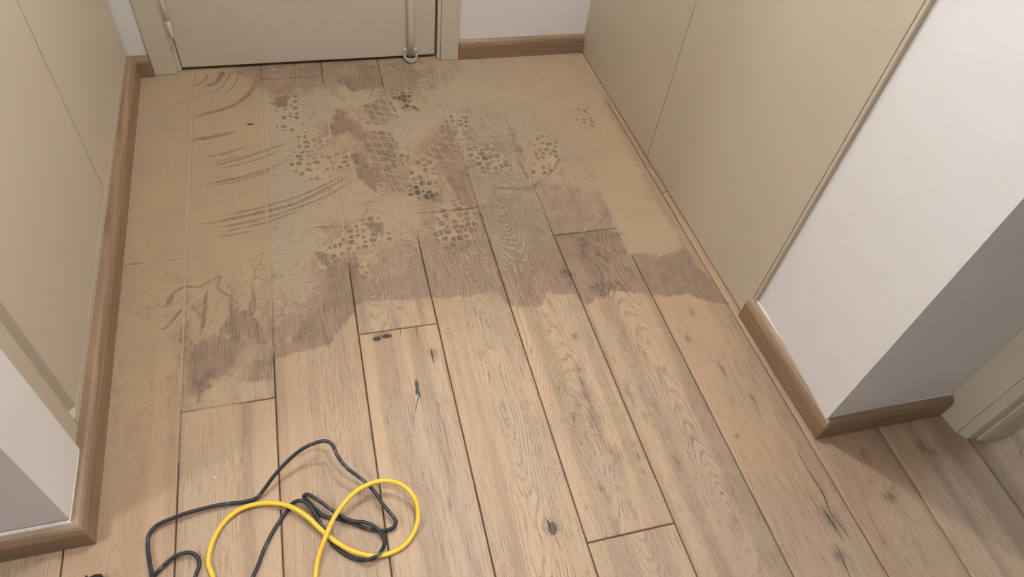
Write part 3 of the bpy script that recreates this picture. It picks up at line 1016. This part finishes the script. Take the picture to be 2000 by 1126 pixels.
# ------------------------------------------------------------------ right built-in wardrobe
def rx(y):
    return 1.0155 + (2.25 - y) * .0415


rw = empty('fitted_wardrobe', (1.2, 1.6, 0))
tag(rw, 'cream lacquered fitted wardrobe on the right, flat doors reaching down to the planks', 'wardrobe')


def face(nm, y0, y1, th=.022, z0=.0045, z1=2.42):
    return part(mk(nm, *prism([(rx(y0), y0), (rx(y1), y1), (rx(y1) + th, y1), (rx(y0) + th, y0)], z0, z1), M_CREAM), rw)


face('door_panel', 1.6352, 2.2660)
face('door_panel', .9645, 1.6322)
bevel(face('end_strip', .9535, .9625, .03), .0008)
part(mk('carcass', *join(bx(1.095, 1.65, .954, .963, .003, 2.42), bx(1.07, 1.65, 2.235, 2.253, .003, 2.42), bx(1.63, 1.65, .963, 2.235, .003, 2.42), bx(1.10, 1.63, .963, 2.235, 2.40, 2.42)), M_CREAM), rw)

# ------------------------------------------------------------------ cables
def c2(pts):
    return [(260 + a * .3, 830 + b_ * .3, z) for a, b_, z in pts]


BLK = [(200, 1520, .005), (230, 1320, .005), (250, 1230, .005), (272, 1165, .005), (288, 1138, .005), (300.5, 1124, .006)] + c2([
    (190, 920, .008), (260, 860, .012), (330, 831, .016), (385, 831, .014), (424, 866, .010), (430, 910, .006)]) + [
    (384, 1118, .005), (376, 1140, .005), (362, 1172, .005), (335, 1190, .008), (308, 1172, .014), (298, 1140, .018)] + c2([
    (122, 960, .015), (108, 890, .012), (95, 780, .009), (105, 710, .010), (160, 648, .013), (280, 595, .016), (400, 556, .016), (560, 518, .012), (720, 498, .008), (800, 474, .010),
    (850, 420, .020), (910, 338, .034), (1000, 238, .050), (1100, 155, .062), (1200, 110, .068), (1260, 104, .068), (1300, 132, .066), (1332, 200, .062), (1390, 275, .056), (1500, 360, .040),
    (1570, 430, .029), (1625, 512, .023), (1690, 590, .019), (1711, 630, .016), (1690, 668, .012), (1620, 686, .008), (1540, 676, .007), (1450, 645, .006), (1350, 612, .005), (1250, 594, .0045), (1190, 550, .0045),
    (1142, 500, .0045), (1113, 464, .010), (1130, 449, .018), (1165, 464, .022), (1230, 505, .022), (1300, 555, .020), (1380, 606, .017), (1440, 625, .016), (1510, 632, .017), (1580, 664, .018), (1624, 715, .012),
    (1636, 775, .006), (1600, 835, .020), (1530, 874, .017), (1440, 868, .006), (1350, 818, .005), (1285, 750, .005), (1222, 640, .005), (1176, 562, .014), (1128, 505, .0165), (1082, 490, .015), (1036, 509, .006), (1000, 560, .005),
    (930, 660, .005), (860, 790, .005), (810, 920, .005)]) + [(487, 1140, .005), (470, 1185, .005), (455, 1240, .005), (450, 1340, .005), (470, 1540, .005)]
blk = [at(a, b_, z) for a, b_, z in BLK]
o = mk('power_cable', *tube(catmull(blk, 8), .0040, 10), M_BLACK, smooth=True)
tag(o, 'thin black rubber power cable with grey scuffs, tangled under the yellow cable on the planks', 'cable')
YEL = [(350, 1540, .0055), (390, 1330, .0055), (414, 1230, .0055), (418, 1165, .0055)] + c2([(520, 987, .0055), (490, 900, .0055), (503, 800, .0055), (545, 700, .006), (610, 612, .007), (700, 545, .009), (800, 514, .010), (890, 506, .012), (980, 516, .016), (1060, 546, .018), (1140, 600, .018),
    (1200, 657, .016), (1250, 703, .0155), (1330, 764, .0155), (1420, 814, .015), (1520, 845, .010), (1600, 848, .008), (1680, 830, .006), (1760, 785, .007), (1820, 712, .010), (1853, 620, .018), (1849, 520, .028), (1810, 440, .037), (1750, 388, .041),
    (1680, 364, .042), (1600, 364, .045), (1530, 386, .0475), (1450, 430, .045), (1380, 500, .040), (1320, 580, .036), (1280, 660, .032), (1248, 740, .027), (1215, 830, .016), (1195, 910, .008), (1186, 987, .006)]) + [(608, 1165, .0055), (600, 1230, .0055), (600, 1330, .0055), (640, 1540, .0055)]
yel = [at(a, b_, z) for a, b_, z in YEL]
o = mk('rubber_cable', *tube(catmull(yel, 8), .0052, 12), M_YELLOW, smooth=True)
tag(o, 'bright yellow rubber cable looped in a figure eight over the black cable', 'cable')

# black plug cut off by the lower edge of the picture, with its own lead
pl_ = empty('power_plug', tuple(at(168, 1150)))
tag(pl_, 'black rubber plug at the lower left edge, mostly cut off, with a small upright fin', 'plug')
pc = at(169, 1150)
d = np.array([.92, .39, 0])
body = [pc + d * t + np.array([0, 0, .013]) for t in (-.035, -.028, -.010, .010, .026, .034)]
part(mk('plug_body', *tube(body, [.008, .0115, .0130, .0130, .0110, .006], 16), M_BLACK, smooth=True), pl_)
fx = at(169, 1125, .024)
part(mk('fin', *prism([(fx[0] - .0012, fx[1] - .016), (fx[0] + .0012, fx[1] - .016), (fx[0] + .0012, fx[1] + .001), (fx[0] - .0012, fx[1] + .001)], .018, .029), M_BLACK), pl_)
ld = [body[0] + np.array([0, 0, -.002]), at(90, 1150, .012), at(50, 1142, .012), at(26, 1134, .012), at(5, 1136, .010), at(-30, 1160, .006), at(-60, 1210, .006)]
part(mk('lead', *tube(catmull(ld, 6), .0042, 10), M_BLACK, smooth=True), pl_)

# ------------------------------------------------------------------ small debris
q = at(489, 243)
v, f = prism([(q[0] - .0095, q[1] - .002), (q[0] - .002, q[1] - .0030), (q[0] + .0095, q[1] + .0005), (q[0] + .008, q[1] + .0028), (q[0] - .003, q[1] + .0020)], .0002, .0024)
tag(mk('wood_splinter', v, f, M_SPLINT), 'tiny dark wood splinter lying on the pale dusty plank near the door', 'splinter')


def crumb(px, py, s, seed, label):
    rr = random.Random(seed)
    p = at(px, py)
    bm = bmesh.new()
    bmesh.ops.create_icosphere(bm, subdivisions=1, radius=s)
    for vv in bm.verts:
        vv.co *= rr.uniform(.7, 1.2)
        vv.co.z *= .7
    lo = min(vv.co.z for vv in bm.verts)
    me = bpy.data.meshes.new('plaster_crumb')
    bm.to_mesh(me); bm.free()
    me.materials.append(M_CRUMB)
    o = bpy.data.objects.new('plaster_crumb', me)
    COL.objects.link(o)
    o.location = (p[0], p[1], -lo + .0002)
    tag(o, label, 'crumb', 'plaster crumbs on the floor')


crumb(387, 437, .0030, 1, 'pale plaster crumb at the left end of the long scrape marks')
crumb(548, 993, .0022, 2, 'pale plaster crumb beside the yellow cable loop')
crumb(243, 571, .0022, 3, 'pale plaster crumb near the left skirting board')
crumb(421, 932, .0022, 4, 'pale plaster crumb above the black cable at the shadow edge')
